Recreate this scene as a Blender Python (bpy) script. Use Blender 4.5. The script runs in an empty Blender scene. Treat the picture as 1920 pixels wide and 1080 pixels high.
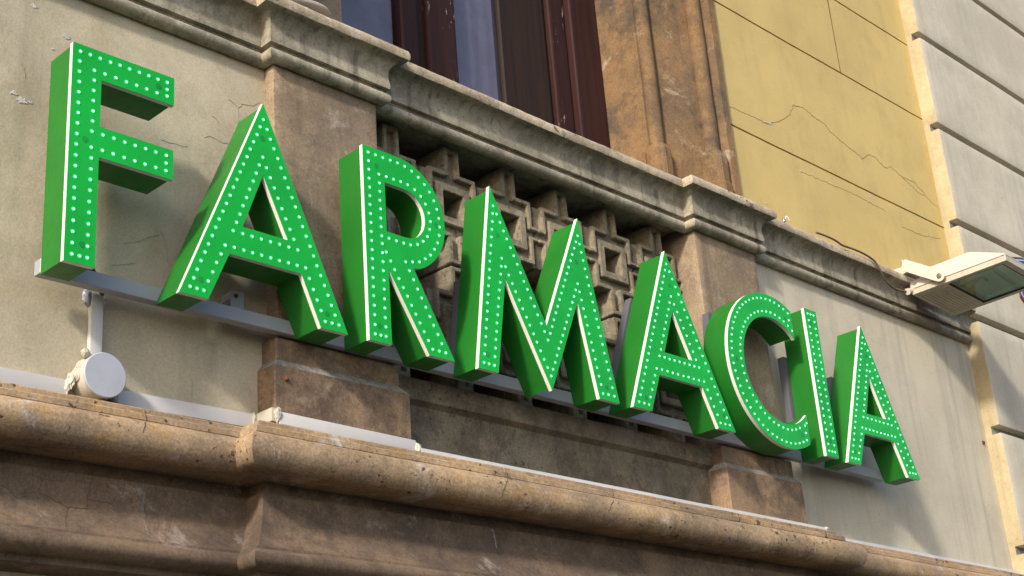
import bpy, bmesh, math, random
from mathutils import Vector, Matrix, noise
from mathutils.geometry import tessellate_polygon
from mathutils.bvhtree import BVHTree
random.seed(7)
scene = bpy.context.scene
COL = scene.collection

# ------------------------------------------------------------------ camera
CAM_LOC = Vector((0.0, -3.0, 1.6))
CAM_ROT = Matrix(((0.7045001030394581, -0.21944976584146905, -0.6749232586668779),
                  (-0.7059656630704756, -0.3141728098216211, -0.6347502880143113),
                  (-0.0727467345167921, 0.9236542891368565, -0.3762587763444614)))
FOC = 2778.29
cd = bpy.data.cameras.new('camera')
cd.sensor_width = 36.0
cd.lens = FOC / 1920 * 36
cd.clip_start = 0.05
cd.clip_end = 500
cam = bpy.data.objects.new('camera', cd)
COL.objects.link(cam)
cam.matrix_world = Matrix.Translation(CAM_LOC) @ CAM_ROT.to_4x4()
scene.camera = cam
scene.render.resolution_x = 1024
scene.render.resolution_y = 576

# ------------------------------------------------------------------ light
SUN_D = Vector((1.0, 0.40, -0.60)).normalized()
ELEV = math.asin(-SUN_D.z)
AZ = math.atan2(-SUN_D.x, -SUN_D.y)
w = bpy.data.worlds.new('World')
scene.world = w
w.use_nodes = True
wn = w.node_tree
sky = wn.nodes.new('ShaderNodeTexSky')
sky.sky_type = 'NISHITA'
sky.sun_disc = False
sky.sun_elevation = ELEV
sky.sun_rotation = AZ % (2 * math.pi)
sky.dust_density = 2.5
sky.air_density = 1.0
bg = wn.nodes['Background']
bg.inputs['Strength'].default_value = 0.15
wn.links.new(sky.outputs[0], bg.inputs[0])
sd = bpy.data.lights.new('sun', 'SUN')
sd.energy = 2.8
sd.angle = math.radians(5.0)
sd.color = (1.0, 0.93, 0.82)
sun = bpy.data.objects.new('sun', sd)
COL.objects.link(sun)
sun.location = (-6, -6, 9)
sun.rotation_euler = SUN_D.to_track_quat('-Z', 'Y').to_euler()
vs = scene.view_settings
vs.view_transform = 'Standard'
vs.look = 'None'
vs.exposure = 0.62
vs.gamma = 1
vs.use_curve_mapping = False
try:
    scene.cycles.use_light_tree = True
except Exception:
    pass


# ------------------------------------------------------------------ helpers
def ray(u, v):
    return CAM_ROT @ Vector(((u - 960) / FOC, -(v - 540) / FOC, -1.0))


def at(u, v, y=None, x=None, z=None):
    """point of the place seen at photo pixel u,v, on the plane y, x or z"""
    d = ray(u, v)
    t = ((y - CAM_LOC.y) / d.y if y is not None else
         (x - CAM_LOC.x) / d.x if x is not None else (z - CAM_LOC.z) / d.z)
    return CAM_LOC + d * t


def tag(o, label=None, cat=None, group=None, kind=None):
    for k, v in (('label', label), ('category', cat), ('group', group), ('kind', kind)):
        if v:
            o[k] = v
    return o


def empty(name, loc, label, cat, group=None):
    o = bpy.data.objects.new(name, None)
    COL.objects.link(o)
    o.location = loc
    o.empty_display_size = 0.1
    return tag(o, label, cat, group)


def world_loc(o):
    p = Vector((0, 0, 0))
    while o:
        p += o.location
        o = o.parent
    return p


def link(name, me, parent=None, loc=(0, 0, 0)):
    """link a mesh whose vertices are in world space (minus loc)"""
    o = bpy.data.objects.new(name, me)
    COL.objects.link(o)
    if parent:
        o.parent = parent
        o.location = Vector(loc) - world_loc(parent)
    else:
        o.location = loc
    return o


def finish(bm, mats, name, parent=None, smooth=None, loc=None, recalc=True):
    if recalc:
        bmesh.ops.recalc_face_normals(bm, faces=bm.faces)
    me = bpy.data.meshes.new(name)
    if loc is not None:
        bmesh.ops.translate(bm, verts=bm.verts, vec=-Vector(loc))
    bm.to_mesh(me)
    bm.free()
    for m in (mats if isinstance(mats, (list, tuple)) else [mats]):
        me.materials.append(m)
    if smooth is not None:
        for p in me.polygons:
            p.use_smooth = True
        me.set_sharp_from_angle(angle=math.radians(smooth))
    return link(name, me, parent, loc if loc is not None else (0, 0, 0))


def add_box(bm, x0, x1, y0, y1, z0, z1, mi=0):
    vs_ = [bm.verts.new((x, y, z)) for x in (x0, x1) for y in (y0, y1) for z in (z0, z1)]
    fs = []
    for q in ((0, 1, 3, 2), (4, 6, 7, 5), (0, 4, 5, 1), (2, 3, 7, 6), (0, 2, 6, 4), (1, 5, 7, 3)):
        f = bm.faces.new([vs_[i] for i in q])
        f.material_index = mi
        fs.append(f)
    return vs_, fs


def bevel_all(bm, wd, seg=1):
    bmesh.ops.bevel(bm, geom=[e for e in bm.edges], offset=wd, segments=seg, affect='EDGES', profile=0.6)


def box(name, mats, parent, x0, x1, y0, y1, z0, z1, bev=0.0, smooth=None, seg=1):
    bm = bmesh.new()
    add_box(bm, x0, x1, y0, y1, z0, z1)
    if bev:
        bevel_all(bm, bev, seg)
    return finish(bm, mats, name, parent, smooth)


def wob(p, amp, f1=3.0, f2=22.0):
    q = Vector(p)
    return (noise.noise_vector(q * f1) * amp + noise.noise_vector(q * f2) * amp * 0.35)


def rough_box(name, mats, parent, x0, x1, y0, y1, z0, z1, res=0.03, amp=0.0015, bev=0.006, taper=None, face_mat=None):
    """stone block: subdivided, rounded and slightly uneven"""
    bm = bmesh.new()
    add_box(bm, x0, x1, y0, y1, z0, z1)
    if taper:
        for v in bm.verts:
            taper(v)
    bevel_all(bm, bev, 2)
    for ax, (a, b) in enumerate(((x0, x1), (y0, y1), (z0, z1))):
        n = int((b - a) / res)
        for i in range(1, n):
            no = [0, 0, 0]
            no[ax] = 1
            co = [0, 0, 0]
            co[ax] = a + (b - a) * i / n
            bmesh.ops.bisect_plane(bm, geom=list(bm.verts) + list(bm.edges) + list(bm.faces),
                                   plane_co=co, plane_no=no)
    bm.normal_update()
    for v in bm.verts:
        v.co += wob(v.co, amp)
    if face_mat:
        bm.normal_update()
        for f in bm.faces:
            f.material_index = face_mat(f)
    return finish(bm, mats, name, parent, 40)


def sheet(name, mat, parent, x0, x1, z0, z1, yf, yb, res=0.03, amp=0.002):
    """plastered wall piece: uneven front, solid to yb. yf may be a function of z"""
    bm = bmesh.new()
    nx = max(2, int((x1 - x0) / res))
    nz = max(2, int((z1 - z0) / res))
    fy = yf if callable(yf) else (lambda z: yf)
    g = []
    for i in range(nx + 1):
        row = []
        for k in range(nz + 1):
            x = x0 + (x1 - x0) * i / nx
            z = z0 + (z1 - z0) * k / nz
            p = Vector((x, fy(z), z))
            p.y += noise.noise(Vector((x * 2.1, 3.3, z * 2.1))) * amp * 1.6 + noise.noise(Vector((x * 9, 1.3, z * 7))) * amp * 0.7
            row.append(bm.verts.new(p))
        g.append(row)
    for i in range(nx):
        for k in range(nz):
            bm.faces.new((g[i][k], g[i + 1][k], g[i + 1][k + 1], g[i][k + 1]))
    edge = [e for e in bm.edges if e.is_boundary]
    ret = bmesh.ops.extrude_edge_only(bm, edges=edge)
    nv = [v for v in ret['geom'] if isinstance(v, bmesh.types.BMVert)]
    for v in nv:
        v.co.y = yb
    return finish(bm, mat, name, parent, 40)


def sweep(name, mat, parent, path, prof, seg=0.03, amp=0.0015, margin=0.11, amps=None):
    """moulding: profile (p outwards, z) swept along a plan path with mitred corners"""
    st = []
    n = len(path)
    nor = []
    for i in range(n - 1):
        d = (Vector(path[i + 1]) - Vector(path[i])).normalized()
        nor.append(Vector((d.y, -d.x)))
    for i in range(n):
        if i == 0:
            m = nor[0]
        elif i == n - 1:
            m = nor[-1]
        else:
            m = (nor[i - 1] + nor[i]) / (1 + nor[i - 1].dot(nor[i]))
        st.append((Vector(path[i]), m))
        if i < n - 1:
            a, b = Vector(path[i]), Vector(path[i + 1])
            L = (b - a).length
            m0 = margin if i > 0 else 0
            m1 = margin if i < n - 2 else 0
            if L > m0 + m1 + seg:
                k = int((L - m0 - m1) / seg)
                for j in range(k + 1):
                    s = m0 + (L - m0 - m1) * j / k
                    if 1e-4 < s < L - 1e-4:
                        st.append((a + (b - a) * s / L, nor[i]))
    bm = bmesh.new()
    rows = []
    for (q, m) in st:
        row = []
        for j, (p, z) in enumerate(prof):
            c = Vector((q.x + m.x * p, q.y + m.y * p, z))
            a = amp * (amps[j] if amps else 1.0)
            c += wob(c, a, 2.5, 20) + noise.noise_vector(c * 70) * a * 0.25
            row.append(bm.verts.new(c))
        rows.append(row)
    for i in range(len(rows) - 1):
        for j in range(len(prof) - 1):
            bm.faces.new((rows[i][j], rows[i + 1][j], rows[i + 1][j + 1], rows[i][j + 1]))
    bm.faces.new(rows[0])
    bm.faces.new(list(reversed(rows[-1])))
    k = len(prof) - 1
    for i in range(len(rows) - 1):
        bm.faces.new((rows[i][k], rows[i + 1][k], rows[i + 1][0], rows[i][0]))
    return finish(bm, mat, name, parent, 38)


def tube(name, mat, parent, pts, r, sides=10, sub=6):
    P = [Vector(p) for p in pts]
    out = []
    for i in range(len(P) - 1):
        p0 = P[max(i - 1, 0)]
        p1, p2 = P[i], P[i + 1]
        p3 = P[min(i + 2, len(P) - 1)]
        for k in range(sub):
            t = k / sub
            out.append(0.5 * ((2 * p1) + (p2 - p0) * t + (2 * p0 - 5 * p1 + 4 * p2 - p3) * t * t + (3 * p1 - p0 - 3 * p2 + p3) * t ** 3))
    out.append(P[-1])
    bm = bmesh.new()
    rings = []
    up = Vector((0.3, 0.2, 1)).normalized()
    for i, p in enumerate(out):
        d = (out[min(i + 1, len(out) - 1)] - out[max(i - 1, 0)]).normalized()
        a = d.cross(up).normalized()
        b = a.cross(d)
        rings.append([bm.verts.new(p + (a * math.cos(2 * math.pi * s / sides) + b * math.sin(2 * math.pi * s / sides)) * r) for s in range(sides)])
    for i in range(len(rings) - 1):
        for s in range(sides):
            bm.faces.new((rings[i][s], rings[i][(s + 1) % sides], rings[i + 1][(s + 1) % sides], rings[i + 1][s]))
    bm.faces.new(rings[0])
    bm.faces.new(rings[-1])
    return finish(bm, mat, name, parent, 50)


def lathe(name, mat, parent, prof, origin, axis='Y', n=32, smooth=35):
    """prof: (r, h) revolved about axis through origin"""
    bm = bmesh.new()
    rings = []
    for r, h in prof:
        ring = []
        for i in range(n):
            a = 2 * math.pi * i / n
            c, s = r * math.cos(a), r * math.sin(a)
            q = {'Y': (c, h, s), 'Z': (c, s, h), 'X': (h, c, s)}[axis]
            ring.append(bm.verts.new(Vector(q) + Vector(origin)))
        rings.append(ring)
    for j in range(len(rings) - 1):
        for i in range(n):
            bm.faces.new((rings[j][i], rings[j][(i + 1) % n], rings[j + 1][(i + 1) % n], rings[j + 1][i]))
    bm.faces.new(rings[0])
    bm.faces.new(rings[-1])
    return finish(bm, mat, name, parent, smooth)


# ------------------------------------------------------------------ materials
def new_mat(name):
    m = bpy.data.materials.new(name)
    m.use_nodes = True
    nt = m.node_tree
    return m, nt, nt.nodes['Principled BSDF']


class NB:
    def __init__(s, nt):
        s.nt = nt
        s.pos = nt.nodes.new('ShaderNodeNewGeometry').outputs['Position']

    def n(s, scale, detail=6, rough=0.6, stretch=None, off=(0, 0, 0), dist=0.0):
        mp = s.nt.nodes.new('ShaderNodeMapping')
        mp.inputs['Location'].default_value = off
        if stretch:
            mp.inputs['Scale'].default_value = stretch
        s.nt.links.new(s.pos, mp.inputs['Vector'])
        t = s.nt.nodes.new('ShaderNodeTexNoise')
        t.inputs['Scale'].default_value = scale
        t.inputs['Detail'].default_value = detail
        t.inputs['Roughness'].default_value = rough
        t.inputs['Distortion'].default_value = dist
        s.nt.links.new(mp.outputs[0], t.inputs['Vector'])
        return t.outputs['Fac']

    def ramp(s, fac, lo, hi, v0=0.0, v1=1.0):
        r = s.nt.nodes.new('ShaderNodeMapRange')
        r.interpolation_type = 'SMOOTHSTEP'
        r.inputs['From Min'].default_value = lo
        r.inputs['From Max'].default_value = hi
        r.inputs['To Min'].default_value = v0
        r.inputs['To Max'].default_value = v1
        s.nt.links.new(fac, r.inputs['Value'])
        return r.outputs['Result']

    def math(s, op, a, b):
        m = s.nt.nodes.new('ShaderNodeMath')
        m.operation = op
        for i, q in enumerate((a, b)):
            if hasattr(q, 'links'):
                s.nt.links.new(q, m.inputs[i])
            else:
                m.inputs[i].default_value = q
        return m.outputs[0]

    def mix(s, fac, a, b, mode='MIX'):
        m = s.nt.nodes.new('ShaderNodeMix')
        m.data_type = 'RGBA'
        m.blend_type = mode
        for inp, q in ((m.inputs[0], fac), (m.inputs[6], a), (m.inputs[7], b)):
            if hasattr(q, 'links'):
                s.nt.links.new(q, inp)
            elif isinstance(q, (int, float)):
                inp.default_value = q
            else:
                inp.default_value = (*q, 1)
        return m.outputs[2]

    def bump(s, h, strength, dist, prev=None):
        b = s.nt.nodes.new('ShaderNodeBump')
        b.inputs['Strength'].default_value = strength
        b.inputs['Distance'].default_value = dist
        s.nt.links.new(h, b.inputs['Height'])
        if prev:
            s.nt.links.new(prev, b.inputs['Normal'])
        return b.outputs[0]


def stone(name, a, b, c, scale=2.2, streak=0.4, streak_col=(0.10, 0.085, 0.06), pits=0.5, grain=0.25, bump=0.5,
          streak_dir=(13, 13, 1.0), light=None, light_amt=0.0, off=0.0, rough=0.88, soot=0.0, mott=0.55):
    m, nt, bs = new_mat(name)
    k = NB(nt)
    base = k.mix(k.ramp(k.n(scale, 11, 0.68, off=(off, 1.7, off)), 0.40, 0.60), a, b)
    base = k.mix(k.ramp(k.n(scale * 3.7, 7, 0.65, off=(3 + off, off, 9)), 0.50, 0.72, 0, 0.75), base, c)
    if light is not None:
        base = k.mix(k.ramp(k.n(scale * 2.3, 10, 0.72, off=(8, off, 1), dist=0.6), 0.56, 0.68, 0, light_amt), base, light)
    st = k.n(1.0, 8, 0.6, stretch=streak_dir, off=(off, 4, 2))
    base = k.mix(k.ramp(st, 0.48, 0.74, 0, streak), base, streak_col)
    mo = k.math('ADD', k.n(scale * 5.5, 12, 0.78, off=(off, 8, 3)), k.ramp(k.n(scale * 0.8, 5, 0.6, off=(4, off, 6)), 0.35, 0.65, -0.09, 0.09))
    base = k.mix(k.ramp(mo, 0.47, 0.60, 0, mott), base, tuple(q * 0.5 for q in b))
    wr = k.n(scale * 9, 12, 0.8, off=(5, off, 8))
    base = k.mix(k.ramp(wr, 0.56, 0.66, 0, mott * 0.5), base, tuple(min(0.7, q * 1.45) for q in a))
    if soot:
        base = k.mix(k.ramp(k.n(scale * 1.3, 12, 0.76, off=(2, 5 + off, 7)), 0.5, 0.66, 0, soot), base, (0.045, 0.04, 0.034))
    g = k.n(130, 4, 0.7)
    base = k.mix(grain, base, k.mix(k.ramp(g, 0.3, 0.7), (0.0, 0.0, 0.0), (1, 1, 1)), 'OVERLAY')
    pn = k.math('ADD', k.n(48, 6, 0.62, off=(1, 2, 3)), k.ramp(k.n(3.5, 4, 0.6, off=(6, 1, off)), 0.35, 0.65, -0.05, 0.10))
    pt_h = k.ramp(pn, 0.30, 0.37)
    pt = k.ramp(pn, 0.31, 0.37, pits, 0.0)
    base = k.mix(pt, base, (0.05, 0.042, 0.032))
    nt.links.new(base, bs.inputs['Base Color'])
    bs.inputs['Roughness'].default_value = rough
    bs.inputs['Specular IOR Level'].default_value = 0.25
    n1 = k.bump(k.n(7, 5, 0.55), bump * 0.35, 0.014)
    n2 = k.bump(k.n(120, 6, 0.7), bump * 0.75, 0.0022, n1)
    n3 = k.bump(pt_h, bump * min(1.2, pits * 2), 0.004, n2)
    nt.links.new(n3, bs.inputs['Normal'])
    return m


def paint(name, col, rough=0.45, spec=0.5, metal=0.0, var=0.12, bump=0.08, dirt=0.0, dirt_col=(0.12, 0.1, 0.07), dscale=9, coat=0.0):
    m, nt, bs = new_mat(name)
    k = NB(nt)
    d = tuple(c * (1 - var * 2) for c in col)
    base = k.mix(k.ramp(k.n(5, 6, 0.6), 0.3, 0.7), col, d)
    if dirt:
        base = k.mix(k.ramp(k.n(dscale, 9, 0.72, off=(3, 1, 4)), 0.52, 0.72, 0, dirt), base, dirt_col)
        base = k.mix(k.ramp(k.n(48, 6, 0.7), 0.64, 0.72, 0, dirt), base, dirt_col)
    nt.links.new(base, bs.inputs['Base Color'])
    rr = k.ramp(k.n(20, 5, 0.6), 0.3, 0.7, rough * 0.85, min(1, rough * 1.2))
    nt.links.new(rr, bs.inputs['Roughness'])
    bs.inputs['Specular IOR Level'].default_value = spec
    bs.inputs['Metallic'].default_value = metal
    if coat:
        bs.inputs['Coat Weight'].default_value = coat
    if bump:
        nt.links.new(k.bump(k.n(60, 4, 0.6), bump, 0.002), bs.inputs['Normal'])
    return m


def emis(name, col, strength):
    m, nt, bs = new_mat(name)
    bs.inputs['Base Color'].default_value = (*col, 1)
    bs.inputs['Emission Color'].default_value = (*col, 1)
    bs.inputs['Emission Strength'].default_value = strength
    return m


M = {}
M['plaster'] = stone('cream_plaster', (0.51, 0.445, 0.33), (0.42, 0.37, 0.27), (0.41, 0.345, 0.215), 1.6, 0.40,
                     (0.25, 0.22, 0.155), 0.10, 0.10, 0.55, (9, 9, 0.8), soot=0.06, mott=0.16)
M['plaster_right'] = stone('pale_plaster', (0.54, 0.49, 0.385), (0.475, 0.43, 0.335), (0.48, 0.435, 0.35), 1.6, 0.55,
                           (0.33, 0.305, 0.25), 0.12, 0.07, 0.20, (16, 16, 0.7), off=4.0, mott=0.1)
M['cornice'] = stone('grey_cream_stone', (0.40, 0.36, 0.275), (0.30, 0.27, 0.205), (0.22, 0.195, 0.145), 2.6, 0.85,
                     (0.10, 0.088, 0.066), 0.40, 0.16, 0.45, (26, 26, 1.3), off=2.0, soot=0.2)
M['coping'] = stone('worn_coping_stone', (0.52, 0.435, 0.32), (0.43, 0.355, 0.255), (0.36, 0.295, 0.21), 4.0, 0.25,
                    (0.18, 0.145, 0.105), 0.75, 0.22, 0.9, (20, 20, 6), off=3.0, soot=0.22)
M['pilaster'] = stone('brown_pink_stone', (0.31, 0.23, 0.155), (0.23, 0.175, 0.125), (0.31, 0.24, 0.145), 3.0, 0.6,
                      (0.135, 0.105, 0.08), 0.3, 0.18, 0.35, (12, 12, 1.1), (0.42, 0.365, 0.305), 0.7, 1.0, soot=0.25, mott=0.36)
M['pedestal'] = stone('dark_brown_stone', (0.27, 0.18, 0.115), (0.185, 0.13, 0.09), (0.34, 0.225, 0.115), 3.4, 0.5,
                      (0.085, 0.07, 0.055), 0.35, 0.2, 0.35, (10, 10, 1.4), (0.36, 0.29, 0.225), 0.55, 3.0, soot=0.55)
M['ledge'] = stone('worn_skylit_ledge', (0.28, 0.26, 0.235), (0.21, 0.19, 0.165), (0.15, 0.125, 0.10), 7.0, 0.3,
                   (0.10, 0.085, 0.07), 0.4, 0.2, 0.5, (10, 10, 3), off=3.0, soot=0.3)  # paler for wear, and for sky light put into the colour
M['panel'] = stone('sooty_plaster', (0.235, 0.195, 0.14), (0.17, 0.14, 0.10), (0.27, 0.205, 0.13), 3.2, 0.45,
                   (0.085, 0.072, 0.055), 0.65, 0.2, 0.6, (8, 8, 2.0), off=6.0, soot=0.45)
M['sand'] = stone('sandstone', (0.42, 0.295, 0.175), (0.285, 0.205, 0.135), (0.40, 0.24, 0.08), 2.6, 0.5,
                  (0.12, 0.095, 0.078), 0.9, 0.24, 0.6, (1.6, 20, 20), (0.52, 0.47, 0.42), 0.95, 5.0, soot=0.4, mott=0.3)
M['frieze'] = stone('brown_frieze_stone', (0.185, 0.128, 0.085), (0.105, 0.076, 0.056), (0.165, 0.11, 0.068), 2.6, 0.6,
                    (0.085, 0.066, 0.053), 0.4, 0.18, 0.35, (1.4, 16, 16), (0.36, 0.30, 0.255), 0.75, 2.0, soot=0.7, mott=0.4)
M['lattice'] = stone('weathered_concrete', (0.30, 0.255, 0.18), (0.225, 0.195, 0.14), (0.34, 0.27, 0.17), 5.0, 0.45,
                     (0.12, 0.10, 0.072), 0.55, 0.22, 0.6, (20, 20, 4), soot=0.2)
M['yellow'] = stone('ochre_painted_plaster', (0.60, 0.455, 0.185), (0.545, 0.41, 0.165), (0.50, 0.375, 0.155), 1.3, 0.25,
                    (0.38, 0.28, 0.12), 0.10, 0.05, 0.16, (14, 14, 1.0), off=1.0, mott=0.1)
M['strip'] = stone('cream_painted_return', (0.47, 0.395, 0.25), (0.41, 0.34, 0.21), (0.34, 0.285, 0.18), 3.0, 0.4,
                   (0.28, 0.22, 0.13), 0.2, 0.08, 0.3, (18, 18, 1.0), mott=0.2)
M['grey'] = stone('pale_grey_render', (0.59, 0.54, 0.435), (0.52, 0.47, 0.375), (0.49, 0.445, 0.355), 1.5, 0.55,
                  (0.38, 0.355, 0.315), 0.10, 0.06, 0.2, (12, 12, 0.8), off=7.0, mott=0.12)
M['groove'] = stone('dark_groove_render', (0.30, 0.28, 0.24), (0.24, 0.22, 0.19), (0.3, 0.275, 0.235), 3, 0.2)  # groove backs, darker than the block faces
M['ochre'] = stone('orange_stone', (0.215, 0.128, 0.060), (0.145, 0.094, 0.054), (0.235, 0.15, 0.075), 2.8, 0.85,
                   (0.105, 0.08, 0.06), 0.3, 0.18, 0.4, (17, 17, 1.2), (0.42, 0.35, 0.26), 0.6, 9.0, soot=0.75, mott=0.36)
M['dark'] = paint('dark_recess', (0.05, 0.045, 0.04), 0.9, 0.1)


def wood(name, a, b, flake=0.0):
    m, nt, bs = new_mat(name)
    k = NB(nt)
    base = k.mix(k.ramp(k.n(1, 8, 0.65, stretch=(40, 40, 1.6)), 0.3, 0.7), a, b)
    if flake:
        fl = k.ramp(k.n(1, 9, 0.75, stretch=(45, 45, 8), off=(2, 3, 1)), 0.60, 0.625, 0, 1)
        fl = k.math('MULTIPLY', fl, k.ramp(k.n(3.0, 3, 0.5), 0.42, 0.6, 0.0, flake))
        base = k.mix(fl, base, (0.42, 0.37, 0.32))
    nt.links.new(base, bs.inputs['Base Color'])
    bs.inputs['Roughness'].default_value = 0.6
    bs.inputs['Specular IOR Level'].default_value = 0.2
    nt.links.new(k.bump(k.n(1, 6, 0.6, stretch=(70, 70, 6)), 0.4, 0.002), bs.inputs['Normal'])
    return m


M['red_wood'] = wood('dark_red_painted_wood', (0.042, 0.014, 0.012), (0.024, 0.010, 0.009))
M['flaky_wood'] = wood('flaking_dark_red_wood', (0.042, 0.014, 0.012), (0.022, 0.010, 0.009), 1.0)
M['brown_wood'] = wood('dark_brown_wood', (0.034, 0.018, 0.012), (0.018, 0.011, 0.009))
M['curtain'] = paint('lilac_grey_curtain', (0.35, 0.305, 0.315), 0.9, 0.1)
M['green_face'] = paint('bright_green_vinyl', (0.004, 0.44, 0.045), 0.42, 0.35, var=0.10, bump=0.03, dirt=0.16, dirt_col=(0.01, 0.22, 0.04), dscale=7)
M['green_side'] = paint('green_painted_metal', (0.013, 0.165, 0.016), 0.42, 0.4, var=0.08, bump=0.03, dirt=0.12, dirt_col=(0.02, 0.10, 0.02), dscale=5)
M['acrylic'] = paint('white_acrylic_edge', (0.76, 0.76, 0.71), 0.35, 0.5, var=0.05, bump=0.02, dirt=0.30, dirt_col=(0.42, 0.38, 0.30), dscale=8)
M['cap'] = paint('dark_green_screw_cap', (0.008, 0.30, 0.042), 0.45, 0.35)
M['alu'] = paint('grey_painted_aluminium', (0.33, 0.34, 0.385), 0.42, 0.5, metal=0.0, var=0.06, bump=0.03, dirt=0.12)
M['strut'] = paint('dull_grey_strut', (0.115, 0.118, 0.135), 0.5, 0.4, var=0.06, bump=0.03)
M['pvc'] = paint('white_pvc_trunking', (0.61, 0.595, 0.59), 0.5, 0.4, var=0.06, bump=0.05, dirt=0.3, dirt_col=(0.45, 0.4, 0.33))
M['pvc_old'] = paint('yellowed_pvc', (0.52, 0.485, 0.41), 0.5, 0.4, var=0.08, bump=0.08, dirt=0.3)
M['box_lid'] = paint('pale_grey_lid', (0.42, 0.44, 0.51), 0.42, 0.45, var=0.07, bump=0.06, dirt=0.4, dirt_col=(0.36, 0.35, 0.36))
M['sealant'] = paint('white_sealant', (0.55, 0.52, 0.45), 0.65, 0.3, var=0.15, bump=0.6, dirt=0.25)
M['lamp_white'] = paint('cream_enamel', (0.58, 0.525, 0.45), 0.42, 0.45, var=0.05, bump=0.05, dirt=0.2, dirt_col=(0.45, 0.33, 0.22), dscale=14)
M['lamp_frame'] = paint('grubby_cream_frame', (0.48, 0.44, 0.36), 0.55, 0.35, var=0.1, bump=0.1, dirt=0.55, dirt_col=(0.24, 0.19, 0.13), dscale=16)
M['gasket'] = paint('black_rubber', (0.02, 0.022, 0.022), 0.6, 0.3)
M['reflector'] = paint('hammered_reflector', (0.55, 0.58, 0.55), 0.3, 0.5, metal=0.9, bump=0.9)
M['steel'] = paint('dull_steel', (0.30, 0.28, 0.26), 0.4, 0.5, metal=0.8)
M['rust'] = paint('rusty_iron', (0.22, 0.075, 0.03), 0.85, 0.2, var=0.25, bump=0.5)
M['cable'] = paint('brown_grey_cable', (0.15, 0.115, 0.085), 0.6, 0.3, bump=0.1)
M['cable_black'] = paint('black_cable', (0.03, 0.03, 0.03), 0.5, 0.4)
M['pipe'] = paint('grey_beige_pipe', (0.42, 0.36, 0.30), 0.55, 0.35, dirt=0.2)
M['crack'] = paint('crack_shadowed_gap', (0.14, 0.11, 0.075), 0.95, 0.05)
M['crack_fine'] = paint('hairline_crack', (0.36, 0.315, 0.235), 0.95, 0.05)
M['crack_yellow'] = paint('crack_in_ochre_paint', (0.30, 0.215, 0.09), 0.95, 0.05)
M['chip'] = paint('bare_plaster_chip', (0.58, 0.56, 0.54), 0.9, 0.1, var=0.15, bump=0.4)
M['sign_blue'] = paint('blue_enamel', (0.02, 0.03, 0.20), 0.3, 0.5)
M['sign_white'] = paint('white_enamel', (0.75, 0.75, 0.75), 0.3, 0.5)
M['asphalt'] = paint('street_asphalt', (0.045, 0.044, 0.042), 0.9, 0.2, var=0.15, bump=0.3)
M['paving'] = paint('pavement_stone', (0.07, 0.066, 0.06), 0.85, 0.2, var=0.15, bump=0.2)
M['led'] = emis('led_white', (0.46, 1.0, 0.70), 1.5)
_nt = M['led'].node_tree
_oi = _nt.nodes.new('ShaderNodeObjectInfo')
_mr = _nt.nodes.new('ShaderNodeMapRange')
_mr.inputs['To Min'].default_value = 1.3
_mr.inputs['To Max'].default_value = 2.3
_nt.links.new(_oi.outputs['Random'], _mr.inputs['Value'])
_nt.links.new(_mr.outputs[0], _nt.nodes['Principled BSDF'].inputs['Emission Strength'])
M['led_halo'] = emis('led_halo_glow', (0.02, 0.80, 0.17), 0.50)  # emissive ring imitates the LED light spilling onto the letter face


def glass_mat(name, tint, rough=0.02, refl=0.5):
    m, nt, bs = new_mat(name)
    nt.nodes.remove(bs)
    out = nt.nodes['Material Output']
    tr = nt.nodes.new('ShaderNodeBsdfTransparent')
    tr.inputs[0].default_value = (*tint, 1)
    gl = nt.nodes.new('ShaderNodeBsdfGlossy')
    gl.inputs['Roughness'].default_value = rough
    lw = nt.nodes.new('ShaderNodeLayerWeight')
    lw.inputs['Blend'].default_value = 0.5
    pw = nt.nodes.new('ShaderNodeMath')
    pw.operation = 'POWER'
    pw.inputs[1].default_value = 4.0
    nt.links.new(lw.outputs['Facing'], pw.inputs[0])
    fr = nt.nodes.new('ShaderNodeMapRange')
    fr.inputs['To Min'].default_value = 0.06
    fr.inputs['To Max'].default_value = 0.9
    nt.links.new(pw.outputs[0], fr.inputs['Value'])
    mx = nt.nodes.new('ShaderNodeMixShader')
    nt.links.new(fr.outputs[0], mx.inputs[0])
    nt.links.new(tr.outputs[0], mx.inputs[1])
    nt.links.new(gl.outputs[0], mx.inputs[2])
    nt.links.new(mx.outputs[0], out.inputs[0])
    return m


M['glass'] = glass_mat('window_glass', (0.86, 0.86, 0.92))
M['lamp_glass'] = glass_mat('lamp_glass', (0.72, 0.86, 0.78))

# ------------------------------------------------------------------ key levels (metres)
W, PL = 0.20, 0.152            # wall plane and pilaster plane (y)
LX0, LX1 = 2.376, 2.7825       # left pilaster
RX0, RX1 = 4.428, 4.835        # right pilaster
Z_COR = 3.968                  # underside of upper cornice
NX = 6.70                      # side of the neighbouring house

# ------------------------------------------------------------------ ground
bm = bmesh.new()
bmesh.ops.create_grid(bm, x_segments=1, y_segments=1, size=150)
street = finish(bm, M['asphalt'], 'street')
tag(street, 'asphalt street in front of the building, below the frame', kind='structure')
pav = box('pavement', M['paving'], None, -40, 40, -2.2, 0.3, -0.3, 0.12, 0.02)
tag(pav, 'stone pavement at the foot of the facade, below the frame', kind='structure')

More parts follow.
